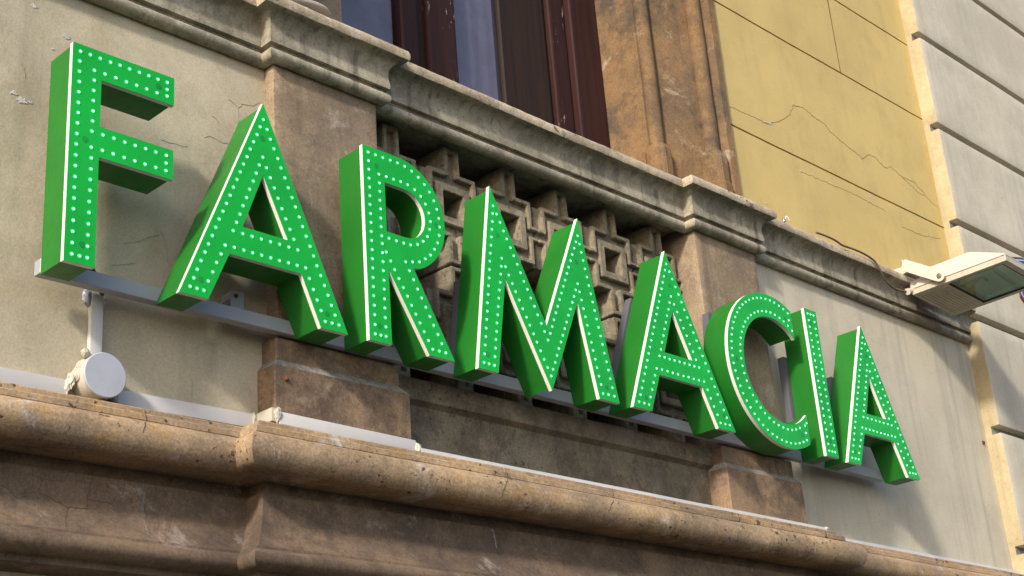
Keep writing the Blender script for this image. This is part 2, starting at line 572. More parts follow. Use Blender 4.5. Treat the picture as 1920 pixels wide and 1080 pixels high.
# ------------------------------------------------------------------ pharmacy facade
F = empty('pharmacy_facade', (3.6, 0.2, 0.12), 'old plastered facade with stone cornices, pilasters and a pierced parapet behind the green letters', 'building')
wl = sheet('wall', M['plaster'], F, 0.6, 2.60, 2.72, 4.02, W, 0.5, 0.02, 0.0022)
wl['label'] = 'cracked cream plaster wall behind the letters F and A'
wr = sheet('wall', M['plaster_right'], F, 4.60, NX + 0.02, 2.72, 4.02, W, 0.5, 0.025, 0.0016)
wr['label'] = 'pale plaster wall under the floodlight'
lowwall = sheet('wall', M['plaster'], F, 0.6, 7.3, 0.12, 2.40, W, 0.5, 0.06, 0.002)
lowwall['label'] = 'cream wall below the lower cornice'

# parapet panel between the pedestals
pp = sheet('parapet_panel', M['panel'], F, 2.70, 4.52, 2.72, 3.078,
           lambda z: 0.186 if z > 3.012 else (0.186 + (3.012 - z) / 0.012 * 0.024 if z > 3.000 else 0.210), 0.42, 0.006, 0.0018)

# pilasters and pedestals
for (x0, x1, off) in ((LX0, LX1, 0), (RX0, RX1, 1)):
    rough_box('pilaster', M['pilaster'], F, x0, x1, PL, 0.42, 3.06, Z_COR + 0.03, 0.03, 0.0016, 0.006)
for (a0, a1, b0, b1) in ((2.343, 2.841, 2.359, 2.814), (4.396, 4.886, 4.405, 4.857)):
    prof = [(0.122, 2.74), (0.122, 2.992), (0.136, 3.014), (0.136, 3.078), (0.30, 3.082)]
    bm = bmesh.new()
    rows = []
    n = 16
    for (y, z) in prof:
        t = min(1, max(0, (z - 2.992) / 0.022))
        x0 = a0 + (b0 - a0) * t
        x1 = a1 + (b1 - a1) * t
        rows.append((y, z, x0, x1))
    full = []
    for i in range(len(rows) - 1):
        y, z, x0, x1 = rows[i]
        Y, Z, X0, X1 = rows[i + 1]
        k = max(1, int(math.hypot(Y - y, Z - z) / 0.02))
        for j in range(k):
            t = j / k
            full.append((y + (Y - y) * t, z + (Z - z) * t, x0 + (X0 - x0) * t, x1 + (X1 - x1) * t))
    full.append(rows[-1])
    g = []
    for (y, z, x0, x1) in full:
        line = [(x0, 0.34)]
        for j in range(5):
            line.append((x0, 0.30 + (y + 0.004 - 0.30) * (j + 1) / 5) if y < 0.29 else (x0 + 0.0005 * j, 0.3))
        for j in range(21):
            line.append((x0 + 0.004 + (x1 - x0 - 0.008) * j / 20, y))
        for j in range(5):
            line.append((x1, y + 0.004 + (0.30 - y - 0.004) * j / 4) if y < 0.29 else (x1 - 0.0005 * (4 - j), 0.3))
        line.append((x1, 0.34))
        row = []
        for (x, yy) in line:
            p = Vector((x, yy, z))
            row.append(bm.verts.new(p + wob(p, 0.0011, 4, 18)))
        g.append(row)
    for i in range(len(g) - 1):
        for j in range(len(g[0]) - 1):
            bm.faces.new((g[i][j], g[i][j + 1], g[i + 1][j + 1], g[i + 1][j]))
    bm.faces.new(g[0])
    bm.faces.new(list(reversed(g[-1])))
    bm.normal_update()
    pob = finish(bm, [M['pedestal'], M['ledge']], 'pedestal', F, 28)
    for q in pob.data.polygons:
        c_ = q.center
        if 2.991 < c_.z < 3.0135 or c_.z > 3.079:
            q.material_index = 1

# upper cornice (profile: outwards from the wall plane, height)
UP = [(-0.12, 4.012), (-0.025, 4.002), (0.004, 3.970)]
for i in range(9):
    a = -math.pi * 0.62 + math.pi * 1.12 * i / 8
    UP.append((0.012 + 0.024 * math.cos(a), 3.992 + 0.022 * math.sin(a)))
UP += [(0.018, 4.018), (0.018, 4.024), (0.0335, 4.0255), (0.0345, 4.04), (0.031, 4.062), (0.030, 4.075)]
for i in range(1, 9):
    t = i / 8
    UP.append((0.030 + 0.040 * (1 - math.cos(t * math.pi / 2)), 4.075 + 0.050 * math.sin(t * math.pi / 2)))
UP += [(0.0795, 4.128), (0.0825, 4.136), (0.082, 4.152), (0.078, 4.162), (0.070, 4.170), (0.040, 4.180), (0.0, 4.186), (-0.12, 4.19)]
UA = [0.6] * 12 + [0.7] * 6 + [0.7] * 8 + [3.2, 3.4, 2.8, 3.0, 2.2, 1.8, 1, 0.5]
UA = (UA + [1.0] * 60)[:len(UP)]
upath = [(0.9, W), (LX0, W), (LX0, PL), (LX1, PL), (LX1, W), (RX0, W), (RX0, PL), (RX1, PL), (RX1, W), (NX - 0.002, W)]
UCO = bpy.data.objects.new('upper_cornice', None)
COL.objects.link(UCO)
UCO.parent = F
UCO.location = Vector((3.6, 0.1, 4.0)) - world_loc(F)


def part_sweep(nm, mat, pr, am, lab=None):
    o = sweep(nm, mat, UCO, upath, [(-0.12, pr[0][1])] + pr + [(-0.12, pr[-1][1])], 0.012, 0.0014, 0.10, [1] + am + [1])
    if lab:
        o['label'] = lab


part_sweep('roll_moulding', M['cornice'], UP[1:15], UA[1:15])
part_sweep('hollow_moulding', M['cornice'], UP[14:27], UA[14:27], 'streaked grey hollow moulding under the coping')
part_sweep('coping', M['coping'], UP[26:-1], UA[26:-1], 'chipped pale coping along the top edge of the cornice')
box('window_sill', M['cornice'], F, LX1 - 0.2, RX0 + 0.2, 0.31, 0.455, 4.010, 4.176, 0.006)

# lower cornice
LOW = [(-0.02, 2.800), (0.064, 2.798), (0.068, 2.794), (0.069, 2.780), (0.066, 2.777), (0.088, 2.776), (0.092, 2.772), (0.093, 2.757), (0.090, 2.754), (0.098, 2.7495)]
for i in range(13):
    a = math.pi * 0.55 - math.pi * 1.08 * i / 12
    LOW.append((0.104 + 0.043 * math.cos(a), 2.699 + 0.049 * math.sin(a)))
LOW += [(0.070, 2.652), (0.006, 2.654), (0.004, 2.622), (0.030, 2.614)]
for i in range(1, 10):
    t = i / 9
    LOW.append((0.028 + 0.062 * (t ** 2.2), 2.60 - 0.145 * t))
LOW += [(0.100, 2.453), (0.101, 2.446)]
for i in range(8):
    a = math.pi * 0.42 - math.pi * 0.95 * i / 7
    LOW.append((0.100 + 0.030 * math.cos(a), 2.418 + 0.026 * math.sin(a)))
LOW += [(0.085, 2.392), (0.080, 2.388), (0.078, 2.374), (0.030, 2.368), (-0.02, 2.366)]
LA = [1.0] * len(LOW)
Xc0, Xc1, YB, YR = 2.309, 4.897, 0.200, 0.126
lpath = [(0.6, YB), (Xc0, YB), (Xc0, YR), (Xc1, YR), (Xc1, YB), (7.4, YB)]


def split_sweep(parts):
    for nm, mat, i0, i1, lab in parts:
        pr = LOW[i0:i1]
        pr = [(-0.02, pr[0][1])] + pr + [(-0.02, pr[-1][1])]
        o = sweep(nm, mat, LC, lpath, pr, 0.013, 0.0017, 0.17)
        if lab:
            o['label'] = lab


LC = bpy.data.objects.new('lower_cornice', None)
COL.objects.link(LC)
LC.parent = F
LC.location = Vector((3.6, 0.1, 2.6)) - world_loc(F)
nt_ = 10 + 13
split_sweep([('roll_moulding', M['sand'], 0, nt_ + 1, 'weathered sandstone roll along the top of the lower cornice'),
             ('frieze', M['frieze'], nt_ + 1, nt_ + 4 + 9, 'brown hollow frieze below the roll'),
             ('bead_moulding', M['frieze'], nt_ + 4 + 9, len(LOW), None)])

def slab_poly(bm, outer, holes, y0, y1, mi_front=0, mi_side=0):
    loops = [outer] + holes
    flat = [p for L in loops for p in L]
    tris = tessellate_polygon([[Vector((p[0], p[1], 0)) for p in L] for L in loops])
    vf = [bm.verts.new((p[0], y0, p[1])) for p in flat]
    vb = [bm.verts.new((p[0], y1, p[1])) for p in flat]
    for t in tris:
        try:
            f = bm.faces.new([vf[i] for i in t])
            f.material_index = mi_front
            f = bm.faces.new([vb[i] for i in reversed(t)])
            f.material_index = mi_side
        except ValueError:
            pass
    k = 0
    for L in loops:
        n = len(L)
        for i in range(n):
            a, b = k + i, k + (i + 1) % n
            f = bm.faces.new((vf[a], vf[b], vb[b], vb[a]))
            f.material_index = mi_side
        k += n


# pierced concrete parapet
LU, LH = (RX0 - LX1) / 6, 0.4455


def lattice_mesh():
    bm = bmesh.new()
    f, cf, b = 0.241, 0.262, 0.43
    X, Z, h, pw = LU / 2 - 0.004, 0.122, 0.048, 0.0345
    ZE = LH / 2
    t = 0.0170
    core = [(pw, ZE - 0.004), (-pw, ZE - 0.004), (-pw, Z), (-X, Z), (-X, -Z), (-pw, -Z), (-pw, -ZE + 0.004), (pw, -ZE + 0.004), (pw, -Z), (X, -Z), (X, Z), (pw, Z)]
    slab_poly(bm, core, [[(h, h), (h, -h), (-h, -h), (-h, h)]], cf, b)
    r = h + 0.028
    slab_poly(bm, [(r, r), (-r, r), (-r, -r), (r, -r)], [[(h - 0.0012, h - 0.0012), (h - 0.0012, -h + 0.0012), (-h + 0.0012, -h + 0.0012), (-h + 0.0012, h - 0.0012)]], f, cf + 0.004)
    xs = 0.1090
    e = 0.0009
    sh = [(pw - 0.006, Z + e), (xs, Z + e), (xs, 0.014 + t * 0.8), (X + e, 0.014 + t * 0.8), (X + e, 0.014), (xs - t, 0.014), (xs - t, Z - t), (pw - 0.006, Z - t)]
    po = [(pw + e, Z - t * 0.9), (pw + e, ZE - 0.006), (-pw - e, ZE - 0.006), (-pw - e, Z - t * 0.9), (-pw + t, Z - t * 0.9), (-pw + t, ZE - 0.006 - t), (pw - t, ZE - 0.006 - t), (pw - t, Z - t * 0.9)]
    for sz in (1, -1):
        slab_poly(bm, [(x, z * sz) for x, z in po], [], f - 0.0006, cf + 0.004)
        for sx in (1, -1):
            slab_poly(bm, [(x * sx, z * sz) for x, z in sh], [], f, cf + 0.003)
    bmesh.ops.recalc_face_normals(bm, faces=bm.faces)
    ed = [q for q in bm.edges if len(q.link_faces) == 2 and q.calc_face_angle(0) > 0.5]
    bmesh.ops.bevel(bm, geom=ed, offset=0.0026, segments=2, affect='EDGES')
    for v in bm.verts:
        v.co += noise.noise_vector(v.co * 26) * 0.0016
    bmesh.ops.recalc_face_normals(bm, faces=bm.faces)
    me = bpy.data.meshes.new('lattice_block')
    bm.to_mesh(me)
    bm.free()
    me.materials.append(M['lattice'])
    for p in me.polygons:
        p.use_smooth = True
    me.set_sharp_from_angle(angle=math.radians(40))
    return me


lm = lattice_mesh()
LT = bpy.data.objects.new('pierced_parapet', None)
COL.objects.link(LT)
LT.parent = F
LT.location = Vector((3.6, 0.25, 3.5)) - world_loc(F)
for r in range(2):
    for i in range(6):
        link('lattice_block', lm, LT, (LX1 + LU * (i + 0.5), 0, 3.095 + LH * (r + 0.5)))
# end blocks where the lattice meets the pilasters (half posts)
# niche behind the lattice
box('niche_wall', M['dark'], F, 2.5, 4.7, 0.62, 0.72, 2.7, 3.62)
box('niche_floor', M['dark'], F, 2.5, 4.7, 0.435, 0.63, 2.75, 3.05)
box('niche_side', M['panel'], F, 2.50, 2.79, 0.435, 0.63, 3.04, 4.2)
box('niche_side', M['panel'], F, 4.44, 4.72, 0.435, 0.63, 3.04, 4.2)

# window
WD = bpy.data.objects.new('window', None)
COL.objects.link(WD)
WD.parent = F
WD.location = Vector((3.6, 0.62, 4.2)) - world_loc(F)
YW = 0.60
z0w, z1w = 3.55, 6.6
box('stile', M['red_wood'], WD, 2.60, 2.79, YW - 0.01, YW + 0.06, z0w, z1w, 0.006)
box('stile', M['red_wood'], WD, 3.318, 3.405, YW - 0.010, YW + 0.06, z0w, z1w, 0.008)
box('rebate_strip', M['brown_wood'], WD, 3.405, 3.457, YW + 0.015, YW + 0.06, z0w, z1w, 0.004)
fs_ = box('stile', M['flaky_wood'], WD, 3.457, 3.610, YW - 0.012, YW + 0.06, z0w, z1w, 0.012, seg=2)
fs_['label'] = 'dark red stile with flaking paint'
box('shutter_stile', M['brown_wood'], WD, 3.885, 4.165, YW + 0.006, YW + 0.055, z0w, z1w, 0.006)
box('rebate_strip', M['dark'], WD, 4.165, 4.185, YW + 0.02, YW + 0.055, z0w, z1w, 0.002)
fs_ = box('stile', M['flaky_wood'], WD, 4.185, 4.286, YW - 0.012, YW + 0.06, z0w, z1w, 0.010, seg=2)
fs_ = box('window_frame', M['red_wood'], WD, 4.290, 4.470, YW - 0.045, YW + 0.06, z0w, z1w, 0.010, seg=2)
for (a, b) in ((2.79, 3.318), (3.610, 3.885)):
    box('pane', M['glass'], WD, a, b, YW + 0.022, YW + 0.028, 4.13, z1w)
    box('bottom_rail', M['red_wood'], WD, a, b, YW - 0.005, YW + 0.05, z0w, 4.128, 0.006)
    bm = bmesh.new()
    n = int((b - a) / 0.012)
    g = []
    for i in range(n + 1):
        x = a + (b - a) * i / n
        yy = YW + 0.044 + 0.0015 * math.sin(x * 75) + 0.003 * math.sin(x * 23 + 1)
        g.append([bm.verts.new((x, yy + d, z)) for d in (0, 0.004) for z in (3.6, z1w)])
    for i in range(n):
        q, r = g[i], g[i + 1]
        for (s, t) in ((0, 1), (1, 3), (3, 2), (2, 0)):
            bm.faces.new((q[s], q[t], r[t], r[s]))
    finish(bm, M['curtain'], 'curtain', WD, 60)
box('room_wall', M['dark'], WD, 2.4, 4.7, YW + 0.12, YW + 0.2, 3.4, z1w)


# window jambs
def prism(name, mat, parent, pts, z0, z1, amp=0.0015, res=0.05):
    bm = bmesh.new()
    P = []
    for i in range(len(pts)):
        a, b = Vector(pts[i]), Vector(pts[(i + 1) % len(pts)])
        k = max(1, int((b - a).length / 0.03))
        for j in range(k):
            P.append(a + (b - a) * j / k)
    n = max(1, int((z1 - z0) / res))
    rows = []
    for k in range(n + 1):
        z = z0 + (z1 - z0) * k / n
        row = []
        for p in P:
            c = Vector((p.x, p.y, z))
            row.append(bm.verts.new(c + wob(c, amp)))
        rows.append(row)
    m = len(P)
    for k in range(n):
        for i in range(m):
            bm.faces.new((rows[k][i], rows[k][(i + 1) % m], rows[k + 1][(i + 1) % m], rows[k + 1][i]))
    bm.faces.new(rows[0])
    bm.faces.new(rows[-1])
    return finish(bm, mat, name, parent, 35)


JB = bpy.data.objects.new('window_jamb', None)
COL.objects.link(JB)
JB.parent = F
JB.location = Vector((4.6, 0.35, 4.18)) - world_loc(F)
prism('jamb_stone', M['ochre'], JB, [(4.462, 0.66), (4.490, 0.372), (4.512, 0.356), (4.540, 0.350), (4.548, 0.338), (4.700, 0.270), (4.718, 0.262), (4.750, 0.252),
                                     (4.768, 0.252), (4.792, 0.222), (4.820, 0.192), (4.852, 0.186), (4.860, 0.215), (4.86, 0.66)], 4.05, 6.7)
for (cx, cy, r) in ((4.516, 0.345, 0.033), (4.760, 0.240, 0.036)):
    for (rb, za, zb_) in ((r + 0.031, 4.05, 4.292), (r + 0.024, 4.298, 4.43)):
        bm = bmesh.new()
        lo = [bm.verts.new((cx + rb * math.cos(math.pi / 4 * i + math.pi / 8), cy + rb * math.sin(math.pi / 4 * i + math.pi / 8), za)) for i in range(8)]
        hi = [bm.verts.new((v.co.x, v.co.y, zb_)) for v in lo]
        tp = [bm.verts.new((cx + (v.co.x - cx) * 0.72, cy + (v.co.y - cy) * 0.72, zb_ + 0.028)) for v in lo]
        for q0_, q1_ in ((lo, hi), (hi, tp)):
            for i in range(8):
                bm.faces.new((q0_[i], q0_[(i + 1) % 8], q1_[(i + 1) % 8], q1_[i]))
        bm.faces.new(lo)
        bm.faces.new(tp)
        bmesh.ops.bevel(bm, geom=list(bm.edges), offset=0.004, segments=2, affect='EDGES')
        finish(bm, M['ochre'], 'column_base', JB, 25)
    pr = [(r, 4.40)]
    bm = bmesh.new()
    n = 24
    rows = []
    zs = pr + [(r, 4.46 + 0.08 * i) for i in range(28)]
    for (rr, z) in zs:
        row = []
        for i in range(n):
            a = 2 * math.pi * i / n
            k = 1.0
            p = Vector((cx + rr * k * math.cos(a), cy + rr * k * math.sin(a), z))
            row.append(bm.verts.new(p + wob(p, 0.0022, 5, 25)))
        rows.append(row)
    for k in range(len(rows) - 1):
        for i in range(n):
            bm.faces.new((rows[k][i], rows[k][(i + 1) % n], rows[k + 1][(i + 1) % n], rows[k + 1][i]))
    bm.faces.new(rows[0])
    bm.faces.new(rows[-1])
    finish(bm, M['ochre'], 'colonnette', JB, 35)

JL = prism('window_jamb', M['pilaster'], F, [(2.30, 0.30), (2.775, 0.30), (2.79, 0.36), (2.79, 0.66), (2.30, 0.66)], 4.05, 6.7)
JL['label'] = 'brown stone jamb left of the window'
ul = box('wall', M['grey'], F, 0.6, 2.5605, 0.21, 0.5, 4.1, 6.7)
ul['label'] = 'pale wall above the cornice at the left'

# ochre wall above the right end of the cornice: panels divided by incised joints
UW = bpy.data.objects.new('upper_wall', None)
COL.objects.link(UW)
UW.parent = F
UW.location = Vector((5.7, 0.2, 4.2)) - world_loc(F)
box('joint_backing', M['crack_yellow'], UW, 4.842, NX + 0.01, 0.2305, 0.6, 4.0, 6.8)
for (x0, x1, z0, z1) in ((4.842, NX + 0.01, 4.0, 4.612), (4.842, NX + 0.01, 4.622, 5.250), (4.842, 5.909, 5.260, 5.710), (5.913, NX + 0.01, 5.260, 5.710), (4.842, NX + 0.01, 5.720, 6.8)):
    sheet('wall_panel', M['yellow'], UW, x0, x1, z0, z1, W, 0.232, 0.03, 0.0014)

box('joint_filler', M['rust'], UW, 5.9085, 5.9135, 0.1982, 0.231, 5.262, 5.708)

# ------------------------------------------------------------------ neighbouring house
NB_ = empty('neighbour_house', (8, 0.3, 0.12), 'pale grey rusticated house corner with a cream painted side at the right edge', 'building')
core = box('wall', [M['groove'], M['strip']], NB_, NX + 0.0015, 11, 0.166, 0.8, 0.12, 8.2)
for p in core.data.polygons:
    p.material_index = 1 if p.normal.x < -0.5 else 0
gz = [2.92, 3.513, 4.095, 4.625, 5.190, 5.750, 6.31, 6.87, 7.43]
for i in range(len(gz) - 1):
    o = rough_box('rustication_block', [M['grey'], M['strip']], NB_, NX, 11, 0.120, 0.2100, gz[i] + 0.019, gz[i + 1] - 0.019, 0.06, 0.0016, 0.008,
                  face_mat=lambda f: 1 if (f.normal.x < -0.45 and f.calc_center_median().x < NX + 0.02) else 0)
o = rough_box('rustication_block', [M['grey'], M['strip']], NB_, NX, 11, 0.120, 0.2100, 2.0, gz[0] - 0.019, 0.06, 0.0016, 0.008,
              face_mat=lambda f: 1 if (f.normal.x < -0.45 and f.calc_center_median().x < NX + 0.02) else 0)

# ------------------------------------------------------------------ letters
def px(*pts):
    return [(lambda q: (q.x, q.z))(at(u, v, y=0.0)) for u, v in pts]


def arc(cx, cz, r, a0, a1, n):
    return [(cx + r * math.cos(a0 + (a1 - a0) * i / n), cz + r * math.sin(a0 + (a1 - a0) * i / n)) for i in range(n + 1)]


ZB, ZT = 3.0785, 3.690
LET = {}
LET['F'] = dict(outer=[(1.629, ZT), (1.930, ZT), (1.930, 3.606), (1.713, 3.606), (1.713, 3.471), (1.930, 3.471), (1.930, 3.384), (1.713, 3.384), (1.713, ZB + 0.002), (1.629, ZB + 0.002)], holes=[])


def A_letter(p):
    q = px(*p)
    ap, ia, il, ir, cl, cr, ll, lr, rl, rr = q
    zb = (ll[1] + lr[1] + rl[1] + rr[1]) / 4
    zc = (cl[1] + cr[1]) / 2
    zi = (il[1] + ir[1]) / 2
    return dict(outer=[ap, (rr[0], zb), (rl[0], zb), (cr[0], zc), (cl[0], zc), (lr[0], zb), (ll[0], zb)], holes=[[ia, (ir[0], zi), (il[0], zi)]])


A1 = A_letter([(492.9, 193.8), (493.3, 328.4), (454.9, 425.6), (539.6, 450), (430, 475.6), (565.6, 514), (335.6, 547.3), (390.7, 561.1), (602.2, 615.6), (652.4, 626)])
A2 = A_letter([(1245.6, 470.7), (1260.7, 581.1), (1246, 661.1), (1298.4, 675.6), (1236.7, 704), (1316.7, 724.4), (1188.2, 765.1), (1222.9, 772.9), (1347.8, 801.1), (1379.3, 808.2)])
A3 = A_letter([(1612.9, 611.1), (1629.6, 706.7), (1624.9, 776), (1661.6, 785.6), (1621.1, 812.2), (1676.7, 828.2), (1590.7, 864.9), (1614.4, 871.1), (1704.4, 896), (1725.6, 901.1)])
ro = arc(2.722, 3.5165, 0.1855, math.pi / 2, -math.pi * 0.36, 22)
ri = arc(2.745, 3.517, 0.081, math.pi / 2, -math.pi / 2, 16)
rn = px((731.6, 505.1))[0]
rl, rr, rj = px((806.2, 668.9), (853.3, 681.1), (775.6, 504))
rbx = px((691.8, 636.7), (735.8, 648.2))
RXL, RXR = 2.586, 2.669
LET['R'] = dict(outer=[(RXL, 3.702)] + ro + [rj, (rr[0], ZB - 0.004), (rl[0], ZB - 0.004), (RXR, rn[1]), (RXR, ZB - 0.002), (RXL, ZB - 0.002)],
                holes=[[(RXR - 0.001, 3.598)] + ri + [(RXR - 0.001, 3.436)]])
m = px((917.3, 348.9), (1024.9, 611.6), (1082.2, 409.6), (1162.2, 758.9), (1125.1, 751.1), (1082.9, 565.6), (1035.6, 732.2), (947.1, 521.1), (935.1, 701.1), (897.3, 689.6))
m[3] = (m[3][0], ZB - 0.004)
m[4] = (m[4][0], ZB - 0.004)
m[8] = (m[8][0], ZB - 0.004)
m[9] = (m[9][0], ZB - 0.004)
LET['M'] = dict(outer=m, holes=[])
cxo, czo, r1, r2 = 4.645, 3.382, 0.313, 0.2165
aO = math.acos((4.793 - cxo) / r1)
aI = math.acos((4.795 - cxo) / r2)
LET['C'] = dict(outer=arc(cxo, czo, r1, aO, 2 * math.pi - aO, 60) + list(reversed(arc(cxo, czo, r2, aI, 2 * math.pi - aI, 44))), holes=[])
LET['I'] = dict(outer=[(4.899, 3.698), (4.983, 3.698), (4.983, ZB), (4.899, ZB)], holes=[])


def area(p):
    return sum(p[i][0] * p[(i + 1) % len(p)][1] - p[(i + 1) % len(p)][0] * p[i][1] for i in range(len(p))) / 2


def ccw(p):
    return list(p) if area(p) > 0 else list(reversed(p))


def offset(poly, d):
    """mitred offset, d>0 moves towards the left of travel"""
    P = [Vector(p) for p in poly]
    n = len(P)
    out = []
    for i in range(n):
        e1 = (P[i] - P[i - 1]).normalized()
        e2 = (P[(i + 1) % n] - P[i]).normalized()
        n1 = Vector((-e1.y, e1.x))
        n2 = Vector((-e2.y, e2.x))
        k = 1 + n1.dot(n2)
        out.append(P[i] + (n1 + n2) / max(k, 0.10) * d)
    return out


# one LED: a small dome in a glowing ring added as its halo
bm = bmesh.new()
n = 10
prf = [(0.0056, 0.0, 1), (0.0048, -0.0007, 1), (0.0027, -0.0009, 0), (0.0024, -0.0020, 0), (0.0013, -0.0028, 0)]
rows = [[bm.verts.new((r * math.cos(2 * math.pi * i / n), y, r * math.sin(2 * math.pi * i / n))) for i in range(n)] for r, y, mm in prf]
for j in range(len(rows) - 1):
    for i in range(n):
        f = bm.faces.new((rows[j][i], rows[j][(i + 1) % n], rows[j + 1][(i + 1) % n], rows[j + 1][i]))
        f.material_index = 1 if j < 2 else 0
bm.faces.new(rows[-1])
bmesh.ops.recalc_face_normals(bm, faces=bm.faces)
led_me = bpy.data.meshes.new('led')
bm.to_mesh(led_me)
bm.free()
led_me.materials.append(M['led'])
led_me.materials.append(M['led_halo'])
for p in led_me.polygons:
    p.use_smooth = True
bm = bmesh.new()
bmesh.ops.create_cone(bm, segments=14, radius1=0.0085, radius2=0.0085, depth=0.0010, cap_ends=True, matrix=Matrix.Rotation(math.pi / 2, 4, 'X'))
cap_me = bpy.data.meshes.new('screw_cap')
bm.to_mesh(cap_me)
bm.free()
cap_me.materials.append(M['cap'])

LED_D, LED_S = 0.0212, 0.0295


def led_row(loop_raw, d):
    P = ccw(loop_raw)
    n = len(P)
    off = offset(P, d)
    # corners: where the outline turns by more than 25 degrees
    cor = []
    for i in range(n):
        e1 = (Vector(P[i]) - Vector(P[i - 1])).normalized()
        e2 = (Vector(P[(i + 1) % n]) - Vector(P[i])).normalized()
        if e1.dot(e2) < math.cos(math.radians(25)):
            cor.append(i)
    if not cor:
        cor = [0]
    out = []
    for c in range(len(cor)):
        i, j = cor[c], cor[(c + 1) % len(cor)]
        run = [off[i]]
        k = i
        while True:
            k = (k + 1) % n
            run.append(off[k])
            if k == j:
                break
        L = [0.0]
        for a in range(len(run) - 1):
            L.append(L[-1] + (run[a + 1] - run[a]).length)
        m_ = max(1, round(L[-1] / LED_S))
        if 0.030 < L[-1] < 0.075:
            m_ = 2
        for s in range(m_):
            t = L[-1] * s / m_
            a = 0
            while a < len(L) - 2 and L[a + 1] < t:
                a += 1
            q = run[a] + (run[a + 1] - run[a]) * ((t - L[a]) / max(1e-9, L[a + 1] - L[a]))
            out.append(q)
    return out


def inside(pt, poly):
    c = False
    j = len(poly) - 1
    for i in range(len(poly)):
        if (poly[i][1] > pt[1]) != (poly[j][1] > pt[1]) and pt[0] < (poly[j][0] - poly[i][0]) * (pt[1] - poly[i][1]) / (poly[j][1] - poly[i][1]) + poly[i][0]:
            c = not c
        j = i
    return c


def letter(ch, spec, label, caps):
    outer = ccw(spec['outer'])
    holes = [list(reversed(ccw(h))) for h in spec['holes']]
    cx = (min(p[0] for p in outer) + max(p[0] for p in outer)) / 2
    zb = min(p[1] for p in outer)
    L = empty('sign_letter', (cx, 0.06, zb), label, 'sign letter', 'green illuminated letters of the shop sign')
    bm = bmesh.new()
    slab_poly(bm, outer, holes, -0.0008, 0.0006)
    finish(bm, M['green_face'], 'face_film', L, recalc=False)
    bm = bmesh.new()
    slab_poly(bm, outer, holes, 0.0007, 0.0140)
    finish(bm, M['acrylic'], 'acrylic_panel', L, 30, recalc=False)
    ins = 0.0035
    o2 = [tuple(p) for p in offset(outer, ins)]
    h2 = [[tuple(p) for p in offset(h, ins)] for h in holes]
    bm = bmesh.new()
    slab_poly(bm, o2, h2, 0.0140, 0.1165)
    finish(bm, M['green_side'], 'casing', L, 30, recalc=False)
    pts = led_row(outer, LED_D)
    for h in spec['holes']:
        pts += led_row(h, -LED_D)
    keep = []
    for q in pts:
        if not inside(q, outer) or any(inside(q, h) for h in spec['holes']):
            continue
        if any((q - k_).length < 0.0125 for k_ in keep):
            continue
        keep.append(q)
    for q in keep:
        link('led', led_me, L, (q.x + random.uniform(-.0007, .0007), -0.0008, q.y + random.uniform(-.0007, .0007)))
    for (u, v) in caps:
        q = at(u, v, y=0.0)
        link('screw_cap', cap_me, L, (q.x, -0.0010, q.z))
    return L


LF = letter('F', LET['F'], 'green illuminated letter F at the left end of the shop sign', [(159, 261), (153, 458), (297, 162)])
LA1 = letter('A', A1, 'green illuminated letter A standing between the F and the R', [(492, 260), (376, 524), (613, 588)])
LR = letter('R', LET['R'], 'green illuminated letter R in front of the left pilaster edge', [(705, 311), (712, 611), (817, 423)])
LM = letter('M', LET['M'], 'wide green illuminated letter M in front of the pierced parapet', [(932, 441), (914, 664), (1080, 491), (1137, 727)])
LA2 = letter('A', A2, 'green illuminated letter A standing between the M and the C', [(1255, 535), (1211, 745), (1357, 779)])
LC_ = letter('C', LET['C'], 'round green illuminated letter C in front of the right pilaster', [(1472, 598), (1381, 672), (1504, 815)])
LI = letter('I', LET['I'], 'narrow green illuminated letter I between the C and the last A', [(1520, 606), (1557, 827)])
LA3 = letter('A', A3, 'green illuminated letter A at the right end of the shop sign', [(1623, 667), (1651, 718), (1603, 847)])

# backing struts behind some letters
def strut(parent, p0, p1, wd=0.03):
    a, b = Vector(p0), Vector(p1)
    d = (b - a).normalized()
    s = Vector((d.z, 0, -d.x)) * wd / 2
    bm = bmesh.new()
    v = [bm.verts.new(q + s * k + Vector((0, yy, 0))) for yy in (0, 0.03) for q, k in ((a, -1), (a, 1), (b, 1), (b, -1))]
    for q in ((0, 1, 2, 3), (7, 6, 5, 4), (0, 4, 5, 1), (1, 5, 6, 2), (2, 6, 7, 3), (3, 7, 4, 0)):
        bm.faces.new([v[i] for i in q])
    return finish(bm, M['strut'], 'back_strut', parent)


def along(spec, t0, t1, dx):
    o = spec['outer']
    a = min(o, key=lambda p: p[1] + p[0] * 0.2)           # bottom left
    b = max(o, key=lambda p: p[1])
    f = lambda t: Vector((a[0] + (b[0] - a[0]) * t + dx, 0.1185, a[1] + (b[1] - a[1]) * t))
    return f(t0), f(t1)


strut(LA2, *along(A2, 0.09, 0.74, 0.012))
strut(LA3, *along(A3, 0.09, 0.66, 0.010))
strut(LM, Vector((3.046, 0.1185, 3.134)), Vector((3.092, 0.1185, 3.42)))
strut(LI, Vector((4.899, 0.1185, 3.134)), Vector((4.899, 0.1185, 3.52)), 0.034)
strut(LC_, Vector((4.385, 0.1185, 3.30)), Vector((4.420, 0.1185, 3.605)), 0.03)

